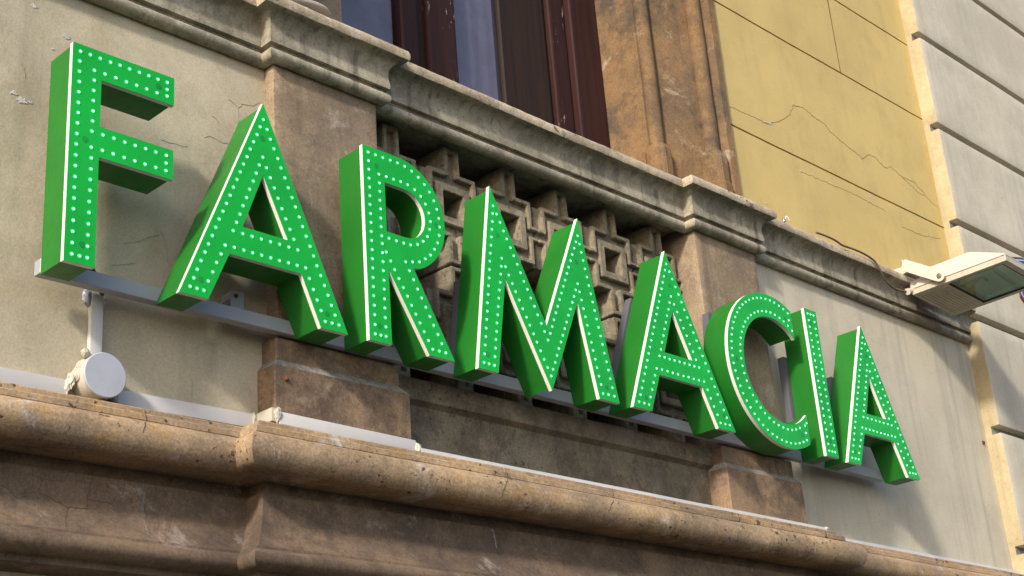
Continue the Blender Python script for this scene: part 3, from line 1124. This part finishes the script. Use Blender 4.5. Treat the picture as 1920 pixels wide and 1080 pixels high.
# ------------------------------------------------------------------ mounting rail
RL = empty('mounting_rail', (3.57, 0.134, 3.09), 'long grey aluminium rail carrying the green letters', 'rail')
box('rail_tube', M['alu'], RL, 1.632, 5.508, 0.1178, 0.149, 3.089, 3.1295, 0.0015)
for xx in (2.240, 3.02, 4.62, 5.40):
    bm = bmesh.new()
    add_box(bm, xx - 0.022, xx + 0.022, 0.1495, 0.1525, 3.09, 3.195)
    bevel_all(bm, 0.001)
    finish(bm, M['alu'], 'bracket_tab', RL)
    lathe('screw_head', M['rust'], RL, [(0.0065, 0), (0.006, -0.004), (0.003, -0.005)], (xx - 0.006, 0.1493, 3.178), n=12)
    if xx < 2.3 or xx > 4.9:
        box('bracket_foot', M['alu'], RL, xx - 0.02, xx + 0.02, 0.153, 0.199, 3.17, 3.19)

# cables behind F
cb = empty('cable_bundle', (1.76, 0.14, 3.13), 'dark cables curling out behind the foot of the letter F', 'cable')
tube('cable', M['cable_black'], cb, [(1.715, 0.110, 3.165), (1.745, 0.125, 3.172), (1.785, 0.150, 3.158), (1.820, 0.168, 3.128), (1.835, 0.172, 3.10)], 0.0065)
tube('cable', M['cable_black'], cb, [(1.715, 0.112, 3.145), (1.740, 0.130, 3.152), (1.770, 0.155, 3.140), (1.800, 0.170, 3.105)], 0.006)
tube('cable', M['cable'], cb, [(1.720, 0.125, 3.150), (1.760, 0.150, 3.163), (1.805, 0.175, 3.145), (1.845, 0.185, 3.10)], 0.005)
lathe('cable_gland', M['cable_black'], cb, [(0.011, 0), (0.011, 0.02), (0.008, 0.026)], (1.722, 0.1, 3.182), n=16)

# ------------------------------------------------------------------ junction box and trunking
bxc = Vector((1.8285, W, 2.8645))
JD = 0.070
JX = empty('junction_box', bxc, 'round white plastic junction box with a pale lid on the cream wall', 'junction box')
lathe('body', M['pvc_old'], JX, [(0.0575, -0.002), (0.0580, -JD + 0.012), (0.0570, -JD + 0.009)], bxc, n=48)
lathe('lid', M['box_lid'], JX, [(0.0575, -JD + 0.0088), (0.0595, -JD + 0.0075), (0.0595, -JD + 0.0025), (0.0570, -JD + 0.0003), (0.020, -JD)], bxc, n=48)
for ang in (math.radians(180), math.radians(270), math.radians(150)):
    g_ = bmesh.new()
    dirv = Vector((math.cos(ang), 0, math.sin(ang)))
    ctr = bxc + dirv * 0.0570 + Vector((0, -0.032, 0))
    rot = dirv.to_track_quat('Z', 'Y').to_matrix()
    for (r0, h0, h1) in ((0.018, 0.0, 0.003), (0.0135, 0.003, 0.0055), (0.009, 0.0055, 0.008)):
        bmesh.ops.create_cone(g_, segments=20, radius1=r0, radius2=r0 - 0.0015, depth=h1 - h0, cap_ends=True,
                              matrix=Matrix.Translation(ctr + dirv * (h0 + h1) / 2) @ rot.to_4x4())
    finish(g_, M['pvc_old'], 'grommet', JX, 30)


def blob(parent, c, s, mat='sealant', name='sealant_lump'):
    bm = bmesh.new()
    bmesh.ops.create_icosphere(bm, subdivisions=3, radius=1)
    for v in bm.verts:
        v.co = v.co + noise.noise_vector(v.co * 2.4 + Vector(c) * 9) * 0.42
        v.co = Vector((v.co.x * s[0], v.co.y * s[1], v.co.z * s[2])) + Vector(c)
    return finish(bm, M[mat], name, parent, 60)


blob(JX, (bxc.x - 0.066, 0.180, bxc.z - 0.012), (0.010, 0.014, 0.022))
blob(JX, (bxc.x + 0.058, 0.187, bxc.z - 0.036), (0.009, 0.009, 0.014))


def trunk(x0, x1, y0, y1, z0, z1, label, tilt=0.0, bev=0.0015, mat='pvc'):
    c = Vector(((x0 + x1) / 2, (y0 + y1) / 2, (z0 + z1) / 2))
    bm = bmesh.new()
    add_box(bm, x0, x1, y0, y1, z0, z1)
    bevel_all(bm, bev, 2)
    if tilt:
        bmesh.ops.rotate(bm, verts=bm.verts, cent=c, matrix=Matrix.Rotation(tilt, 3, 'Y'))
    o = finish(bm, M[mat], 'cable_trunking', None, 30, loc=c)
    return tag(o, label, 'cable trunking', 'white plastic cable trunking')


T1 = trunk(1.0, 1.754, 0.184, 0.1985, 2.811, 2.853, 'white trunking running left from the junction box to the edge of the photo')
T2 = trunk(1.896, 2.3225, 0.1835, 0.1985, 2.817, 2.857, 'white trunking between the junction box and the left pedestal', -0.012)
T3 = trunk(2.3235, 2.3415, 0.112, 0.182, 2.823, 2.861, 'short white trunking turning along the left side of the pedestal', mat='pvc_old')
T4 = trunk(2.345, 2.838, 0.1045, 0.1205, 2.813, 2.848, 'white trunking across the front of the left pedestal', 0.010)
T5 = trunk(1.812, 1.846, 0.182, 0.1985, 2.932, 3.1, 'upright white trunking between the rail and the junction box')
for T, c, s in ((T1, (1.755, 0.186, 2.838), (0.008, 0.010, 0.020)), (T3, (2.3415, 0.109, 2.842), (0.010, 0.008, 0.021)), (T4, (2.846, 0.108, 2.822), (0.014, 0.012, 0.016)),
                (T5, (1.803, 0.188, 2.935), (0.012, 0.01, 0.012)), (T2, (2.318, 0.186, 2.842), (0.006, 0.008, 0.022))):
    blob(T, c, s)
blob(T5, (1.802, 0.189, 3.088), (0.012, 0.008, 0.022), 'box_lid')
blob(T5, (1.850, 0.188, 3.085), (0.006, 0.008, 0.010))


def strip(x0, x1, y0, label):
    S = empty('cable_strip', ((x0 + x1) / 2, y0, 2.81), label, 'cable strip', 'flat white cable strips along the lower cornice')
    n = int((x1 - x0) / 0.05)
    for k, (dy, z0, z1) in enumerate(((0.0, 2.803, 2.8125), (0.003, 2.8125, 2.822))):
        bm = bmesh.new()
        g = []
        for i in range(n + 1):
            x = x0 + (x1 - x0) * i / n
            dz = noise.noise(Vector((x * 2.3, k, 0))) * 0.0022
            g.append([bm.verts.new((x, y, z)) for (y, z) in ((y0 + dy, z0 + dz), (y0 + dy, z1 + dz - 0.0006), (y0 + 0.03, z1 + dz - 0.0006), (y0 + 0.03, z0 + dz))])
        for i in range(n):
            for j in range(4):
                bm.faces.new((g[i][j], g[i][(j + 1) % 4], g[i + 1][(j + 1) % 4], g[i + 1][j]))
        bm.faces.new(g[0])
        bm.faces.new(g[-1])
        finish(bm, M['pvc'], 'strip', S, 30)
    return S


S1 = strip(2.85, 4.965, 0.092, 'flat white cable strip running from the left pedestal past the right pedestal')
S2 = strip(5.20, 7.2, 0.165, 'flat white cable strip at the foot of the pale right wall')
blob(S1, (4.968, 0.10, 2.815), (0.012, 0.012, 0.010), 'pvc_old')

# ------------------------------------------------------------------ floodlight
FL = empty('floodlight', (6.05, 0.11, 4.18), 'cream rectangular floodlight on a swivel arm under the ochre wall', 'floodlight')
lx0, lx1, ly0, ly1, lz = 6.03, 6.40, -0.400, 0.100, 4.052
TIL = Matrix.Translation((lx0, ly1, lz)) @ Matrix.Rotation(math.radians(-2.0), 4, 'Z') @ Matrix.Rotation(math.radians(5.0), 4, 'Y')


def fl(bm, name, mat, smooth=30):
    bmesh.ops.transform(bm, matrix=TIL, verts=bm.verts)
    return finish(bm, M[mat], name, FL, smooth)


LW, LL = 0.355, 0.490
# local space: x across 0..LW, y from the wall outwards 0..-LL, z up from the glass side
bm = bmesh.new()
yb = -0.175
for (a0, a1, b0, b1) in ((0, 0.022, -LL, 0), (LW - 0.022, LW, -LL, 0), (0.0221, LW - 0.0221, -LL, -LL + 0.03), (0.0221, LW - 0.0221, yb, 0)):
    add_box(bm, a0, a1, b0, b1, 0.0, 0.026)
fl(bm, 'front_frame', 'lamp_frame')
bm = bmesh.new()
for i in range(9):
    y1_ = -0.018 - i * 0.017
    add_box(bm, 0.04, LW - 0.03, y1_ - 0.0040, y1_, -0.0022, 0.001)
fl(bm, 'cooling_fins', 'lamp_frame')
bm = bmesh.new()
for (a0, a1, b0, b1) in ((0.0225, 0.0285, -LL + 0.0305, yb - 0.0005), (LW - 0.0285, LW - 0.0225, -LL + 0.0305, yb - 0.0005), (0.0286, LW - 0.0286, -LL + 0.0305, -LL + 0.037), (0.0286, LW - 0.0286, yb - 0.007, yb - 0.0005)):
    add_box(bm, a0, a1, b0, b1, 0.001, 0.012)
fl(bm, 'gasket', 'gasket')
bm = bmesh.new()
add_box(bm, 0.0288, LW - 0.0288, -LL + 0.0372, yb - 0.0072, 0.004, 0.008)
fl(bm, 'glass', 'lamp_glass', None)
# reflector bowl, open below
bm = bmesh.new()
r0 = (0.0290, LW - 0.0290, -LL + 0.0375, yb - 0.0075, 0.0095)
r1 = (0.075, LW - 0.075, -LL + 0.075, yb - 0.03, 0.085)
a = [bm.verts.new((x, y, r0[4])) for x, y in ((r0[0], r0[2]), (r0[1], r0[2]), (r0[1], r0[3]), (r0[0], r0[3]))]
b = [bm.verts.new((x, y, r1[4])) for x, y in ((r1[0], r1[2]), (r1[1], r1[2]), (r1[1], r1[3]), (r1[0], r1[3]))]
for i in range(4):
    bm.faces.new((a[i], a[(i + 1) % 4], b[(i + 1) % 4], b[i]))
bm.faces.new(b)
fl(bm, 'reflector', 'reflector')
bm = bmesh.new()
bmesh.ops.create_cone(bm, segments=20, radius1=0.032, radius2=0.032, depth=0.10, cap_ends=True,
                      matrix=Matrix.Translation((LW * 0.42, yb - 0.075, 0.045)) @ Matrix.Rotation(math.pi / 2, 4, 'X'))
fl(bm, 'bulb', 'box_lid')
# rear housing
bm = bmesh.new()
base = [(0.004, -LL + 0.004), (LW - 0.004, -LL + 0.004), (LW - 0.004, -0.004), (0.004, -0.004)]
top = [(0.03, -0.30), (LW - 0.03, -0.30), (LW - 0.03, -0.085), (0.03, -0.085)]
mid = [(0.004, -LL + 0.004), (LW - 0.004, -LL + 0.004), (LW - 0.004, -0.004), (0.004, -0.004)]
loops = [[bm.verts.new((x, y, 0.0275)) for x, y in base], [bm.verts.new((x, y, 0.040)) for x, y in mid], [bm.verts.new((x, y, 0.125)) for x, y in top]]
for l in range(2):
    for i in range(4):
        bm.faces.new((loops[l][i], loops[l][(i + 1) % 4], loops[l + 1][(i + 1) % 4], loops[l + 1][i]))
bm.faces.new(loops[-1])
bm.faces.new(list(reversed(loops[0])))
bmesh.ops.bevel(bm, geom=list(bm.edges), offset=0.006, segments=2, affect='EDGES')
fl(bm, 'housing', 'lamp_white')
bm = bmesh.new()
add_box(bm, 0.03, LW - 0.03, -0.05, 0.028, 0.028, 0.09)
bmesh.ops.bevel(bm, geom=list(bm.edges), offset=0.008, segments=2, affect='EDGES')
fl(bm, 'gear_box', 'lamp_white')
bm = bmesh.new()
bmesh.ops.create_cone(bm, segments=14, radius1=0.016, radius2=0.012, depth=0.05, cap_ends=True,
                      matrix=Matrix.Translation((-0.012, 0.004, 0.018)) @ Matrix.Rotation(math.radians(65), 4, 'Y'))
fl(bm, 'cable_gland', 'lamp_white')
# swivel arm: side cheeks and back plate
pa = at(1692, 496, x=6.00)
pb = at(1761, 517, x=6.00)
for xx in (6.000, 6.40):
    bm = bmesh.new()
    d = Vector((0, pb.y - pa.y, pb.z - pa.z))
    L_ = d.length
    d.normalize()
    s = Vector((0, -d.z, d.y))
    hw = 0.026
    outl = [pa - s * hw, pa + s * hw]
    out = [pa + s * hw * 1.05, pa - s * hw * 1.05]
    for i in range(11):
        a_ = -math.pi / 2 + math.pi * i / 10
        out.append(pb + d * (hw * 1.05 * math.cos(a_)) + s * (hw * 1.05 * math.sin(a_)))
    q0 = [bm.verts.new((xx, p.y, p.z)) for p in out]
    q1 = [bm.verts.new((xx + 0.005, p.y, p.z)) for p in out]
    bm.faces.new(q0)
    bm.faces.new(list(reversed(q1)))
    for i in range(len(out)):
        j = (i + 1) % len(out)
        bm.faces.new((q0[i], q1[i], q1[j], q0[j]))
    finish(bm, M['lamp_white'], 'swivel_arm', FL)
    lathe('bolt', M['steel'], FL, [(0.012, 0.006 if xx > 6.2 else 0.0), (0.0115, 0.010 if xx > 6.2 else -0.005), (0.005, 0.011 if xx > 6.2 else -0.006)], (xx, pb.y, pb.z), 'X', 16)
bm = bmesh.new()
add_box(bm, 6.0052, 6.3998, pa.y - 0.004, pa.y + 0.002, pa.z - 0.026, pa.z + 0.026)
finish(bm, M['lamp_white'], 'back_plate', FL)
bm = bmesh.new()
add_box(bm, 6.06, 6.34, pa.y + 0.0025, 0.198, pa.z - 0.02, pa.z + 0.015)
finish(bm, M['lamp_white'], 'wall_bracket', FL)

# cable to the floodlight
cpts = [at(1530, 436, y=0.135), at(1545, 441, y=0.128), at(1565, 450, y=0.118), at(1580, 460, y=0.114), at(1600, 467, y=0.114), at(1622, 477, y=0.110), at(1640, 490, y=0.106), at(1651, 508, y=0.104),
        at(1660, 526, y=0.112), at(1678, 541, y=0.118), at(1700, 547, y=0.112), at(1716, 549, y=0.10)]
cb2 = tube('electric_cable', M['cable'], None, cpts, 0.0048)
tag(cb2, 'thin brown cable lying along the cornice and drooping to the floodlight', 'cable')
hk = empty('wall_hook', at(1472, 412, y=0.15), 'small pale metal hook stuck in the cornice beside the ochre wall', 'hook')
p = at(1470, 414, y=0.16)
lathe('plate', M['steel'], hk, [(0.008, 0), (0.008, 0.012), (0.004, 0.02)], (p.x, p.y, p.z - 0.006), 'Z', 10)
tube('pin', M['pvc'], hk, [p + Vector((0, 0, 0)), p + Vector((0.010, -0.01, 0.018)), p + Vector((0.022, -0.012, 0.004))], 0.004)

# grey pipe on the cornice at the upper left
pp_ = [at(505, -12, y=0.125), at(535, -3, y=0.118), at(565, 3, y=0.114), at(592, 11, y=0.112), at(607, 19, y=0.116), at(613, 27, y=0.130)]
pp_ = [Vector((q.x, q.y, max(q.z, 4.182))) for q in pp_]
gp = tube('pipe', M['pipe'], None, pp_, 0.013, 12)
tag(gp, 'grey beige pipe lying on the upper cornice at the top of the photo', 'pipe')

# rusty fixings
def stud(u, v, y, r, label, x=None):
    q = at(u, v, y=y) if x is None else at(u, v, x=x)
    o = lathe('rusty_bolt', M['rust'], None, [(r, 0.004), (r, -0.004), (r * 0.6, -0.009), (r * 0.3, -0.010)], q, 'Y', 12)
    return tag(o, label, 'bolt')


stud(536, 711, 0.122, 0.007, 'small rusty stud in the face of the left pedestal')
stud(1843, 830, 0.2, 0.010, 'rusty bolt end in the wall beside the cream painted corner')

# blue street sign on the neighbouring house
q0 = at(1909, 545, y=0.118)
sg = empty('street_sign', (q0.x + 0.12, 0.118, q0.z), 'blue enamel sign with white border cut by the right edge of the photo', 'sign')


def sign_poly(s):
    cx_, cz_ = q0.x + 0.135, q0.z + 0.09
    P = [(-0.135, 0.10), (-0.125, 0.03), (-0.135, -0.03), (-0.118, -0.075), (-0.125, -0.12), (-0.09, -0.15), (0, -0.165), (0.09, -0.15), (0.125, -0.12), (0.118, -0.075), (0.135, -0.03), (0.125, 0.03), (0.135, 0.10), (0, 0.13)]
    return [(cx_ + x * s, cz_ + z * s) for x, z in P]


for nm, mat, s, y0, y1 in (('rim', 'rust', 1.04, 0.1115, 0.1185), ('border', 'sign_white', 0.93, 0.1095, 0.1114), ('plate', 'sign_blue', 1.0, 0.1105, 0.1113), ('field', 'sign_blue', 0.88, 0.1085, 0.1094)):
    bm = bmesh.new()
    slab_poly(bm, ccw(sign_poly(s)), [], y0, y1)
    finish(bm, M[mat], nm, sg, recalc=False)

# ------------------------------------------------------------------ cracks and chips (real ribbons on the surfaces)
def bvh(o):
    me = o.data
    off = world_loc(o)
    return BVHTree.FromPolygons([v.co + off for v in me.vertices], [p.vertices[:] for p in me.polygons])


def crack(o, lines, mat, wd=0.0028, parent=None):
    tree = bvh(o)
    for ln in lines:
        pts = []
        for i in range(len(ln) - 1):
            (u0, v0), (u1, v1) = ln[i], ln[i + 1]
            k = max(2, int(math.hypot(u1 - u0, v1 - v0) / 3))
            for j in range(k + (1 if i == len(ln) - 2 else 0)):
                t = j / k
                jx = noise.noise(Vector((u0 + (u1 - u0) * t, v0 + (v1 - v0) * t, 0)) * 0.21) * 2.4
                jy = noise.noise(Vector((u0 + (u1 - u0) * t, v0 + (v1 - v0) * t, 7)) * 0.21) * 2.4
                h = tree.ray_cast(CAM_LOC, ray(u0 + (u1 - u0) * t + jx, v0 + (v1 - v0) * t + jy).normalized())
                if h[0]:
                    nn = h[1] if h[1].dot(ray(u0, v0)) < 0 else -h[1]
                    pts.append((h[0], nn))
        if len(pts) < 3:
            continue
        bm = bmesh.new()
        prev = None
        for i, (p_, n_) in enumerate(pts):
            d = (pts[min(i + 1, len(pts) - 1)][0] - pts[max(i - 1, 0)][0])
            if d.length < 1e-6:
                continue
            d.normalize()
            s = d.cross(n_).normalized()
            ww = wd * (0.35 + 0.65 * abs(noise.noise(p_ * 31))) * min(1, 0.3 + 3 * min(i, len(pts) - 1 - i) / len(pts))
            cur = (bm.verts.new(p_ + n_ * 0.0011 + s * ww), bm.verts.new(p_ + n_ * 0.0011 - s * ww), bm.verts.new(p_ - n_ * 0.003))
            if prev:
                bm.faces.new((prev[0], cur[0], cur[1], prev[1]))
                bm.faces.new((prev[1], cur[1], cur[2], prev[2]))
                bm.faces.new((prev[2], cur[2], cur[0], prev[0]))
            prev = cur
        finish(bm, M[mat], 'crack', parent or o.parent)


crack(wl, [[(428, 185), (440, 196), (446, 203), (447, 216), (446, 232)], [(447, 203), (453, 196), (462, 196), (472, 199), (486, 193)], [(382, 257), (394, 256), (402, 260), (411, 266), (428, 270)],
           [(396, 217), (404, 222), (411, 230)], [(230, 457), (245, 455), (262, 452), (275, 445), (300, 441)], [(302, 437), (308, 450), (312, 470), (314, 490), (318, 502)],
           [(205, 498), (235, 496), (255, 495)], [(40, 118), (45, 128), (47, 147)], [(390, 640), (375, 648), (366, 656)], [(300, 262), (330, 271), (352, 276)], [(361, 715), (360, 745)]], 'crack_fine', 0.0007)
yp = [o for o in bpy.data.objects if o.name.startswith('wall_panel')]
crack(yp[1], [[(1366, 198), (1400, 214), (1440, 233), (1466, 226), (1482, 213), (1487, 196), (1505, 202), (1530, 222), (1545, 232), (1565, 255), (1590, 275), (1617, 297), (1630, 289), (1640, 295), (1660, 315), (1670, 313), (1690, 330), (1720, 360), (1740, 372), (1758, 390)],
              [(1690, 330), (1712, 340), (1735, 365)], [(1487, 197), (1490, 205)]], 'crack_yellow', 0.0017)
crack(yp[0], [[(1501, 321), (1520, 330), (1545, 340), (1580, 355), (1610, 368), (1630, 380), (1660, 397)], [(1690, 425), (1730, 442), (1762, 447)]], 'crack_yellow', 0.0008)
yc = [o for o in bpy.data.objects if o.name == 'frieze'][0]
sc = lambda L: [(x / 2.7, 680 + y / 2.7) for x, y in L]
crack(yc, [sc(L) for L in ([(160, 520), (165, 570), (215, 590), (320, 600), (350, 550)], [(215, 590), (195, 655), (340, 730), (440, 740), (440, 690), (470, 570)], [(345, 730), (328, 800), (340, 845)],
                           [(725, 640), (735, 740), (725, 790), (740, 830)], [(440, 690), (570, 715), (580, 680), (620, 675), (630, 590)], [(0, 620), (40, 640), (90, 690), (180, 650)])] +
      [[(905, 958), (893, 975), (878, 992), (868, 1004)]], 'crack', 0.0012, F)


yr = [o for o in bpy.data.objects if o.name.startswith('roll_moulding') and o.parent == LC][0]
crack(yr, [[(941, 868), (949, 880), (952, 898), (947, 914), (938, 934)], [(1143, 905), (1150, 921), (1149, 940), (1141, 958)], [(270, 756), (274, 785), (268, 812)]], 'crack', 0.0024, LC)
crack(yc, [[(268, 900), (270, 930), (267, 955), (272, 985), (280, 1005)], [(920, 985), (928, 1010), (930, 1028)]], 'ledge', 0.0065, LC)


def chip(o, u, v, rx, rz, mat='chip'):
    tree = bvh(o)
    h = tree.ray_cast(CAM_LOC, ray(u, v).normalized())
    if not h[0]:
        return
    bm = bmesh.new()
    n = 18
    ring = []
    ctr = bm.verts.new(h[0] + Vector((0, -0.0016, 0)))
    for i in range(n):
        a = 2 * math.pi * i / n
        k = 0.75 + 0.55 * noise.noise(Vector((math.cos(a) * 1.7 + u, math.sin(a) * 1.7 + v, 0)))
        ring.append(bm.verts.new(h[0] + Vector((math.cos(a) * rx * k, -0.0008 - 0.0010 * abs(math.sin(a * 3)), math.sin(a) * rz * k))))
    back = [bm.verts.new(r_.co + Vector((0, 0.006, 0))) for r_ in ring]
    for i in range(n):
        bm.faces.new((ctr, ring[i], ring[(i + 1) % n]))
        bm.faces.new((ring[i], back[i], back[(i + 1) % n], ring[(i + 1) % n]))
    finish(bm, M[mat], 'plaster_chip', o.parent)


for (u, v, rx, rz) in ((26, 174, 0.012, 0.009), (40, 188, 0.018, 0.012), (56, 192, 0.009, 0.005), (124, 69, 0.014, 0.010), (63, 11, 0.012, 0.008), (99, 92, 0.006, 0.003)):
    chip(wl, u, v, rx, rz)
for (u, v, rx, rz) in ((1444, 232, 0.020, 0.008), (1436, 229, 0.014, 0.005)):
    chip(yp[1], u, v, rx, rz)
for (u, v, rx, rz) in ((1501, 321, 0.008, 0.006), (1631, 369, 0.013, 0.008), (1627, 378, 0.008, 0.006), (1437, 381, 0.012, 0.006), (1744, 447, 0.012, 0.006)):
    chip(yp[0], u, v, rx, rz)
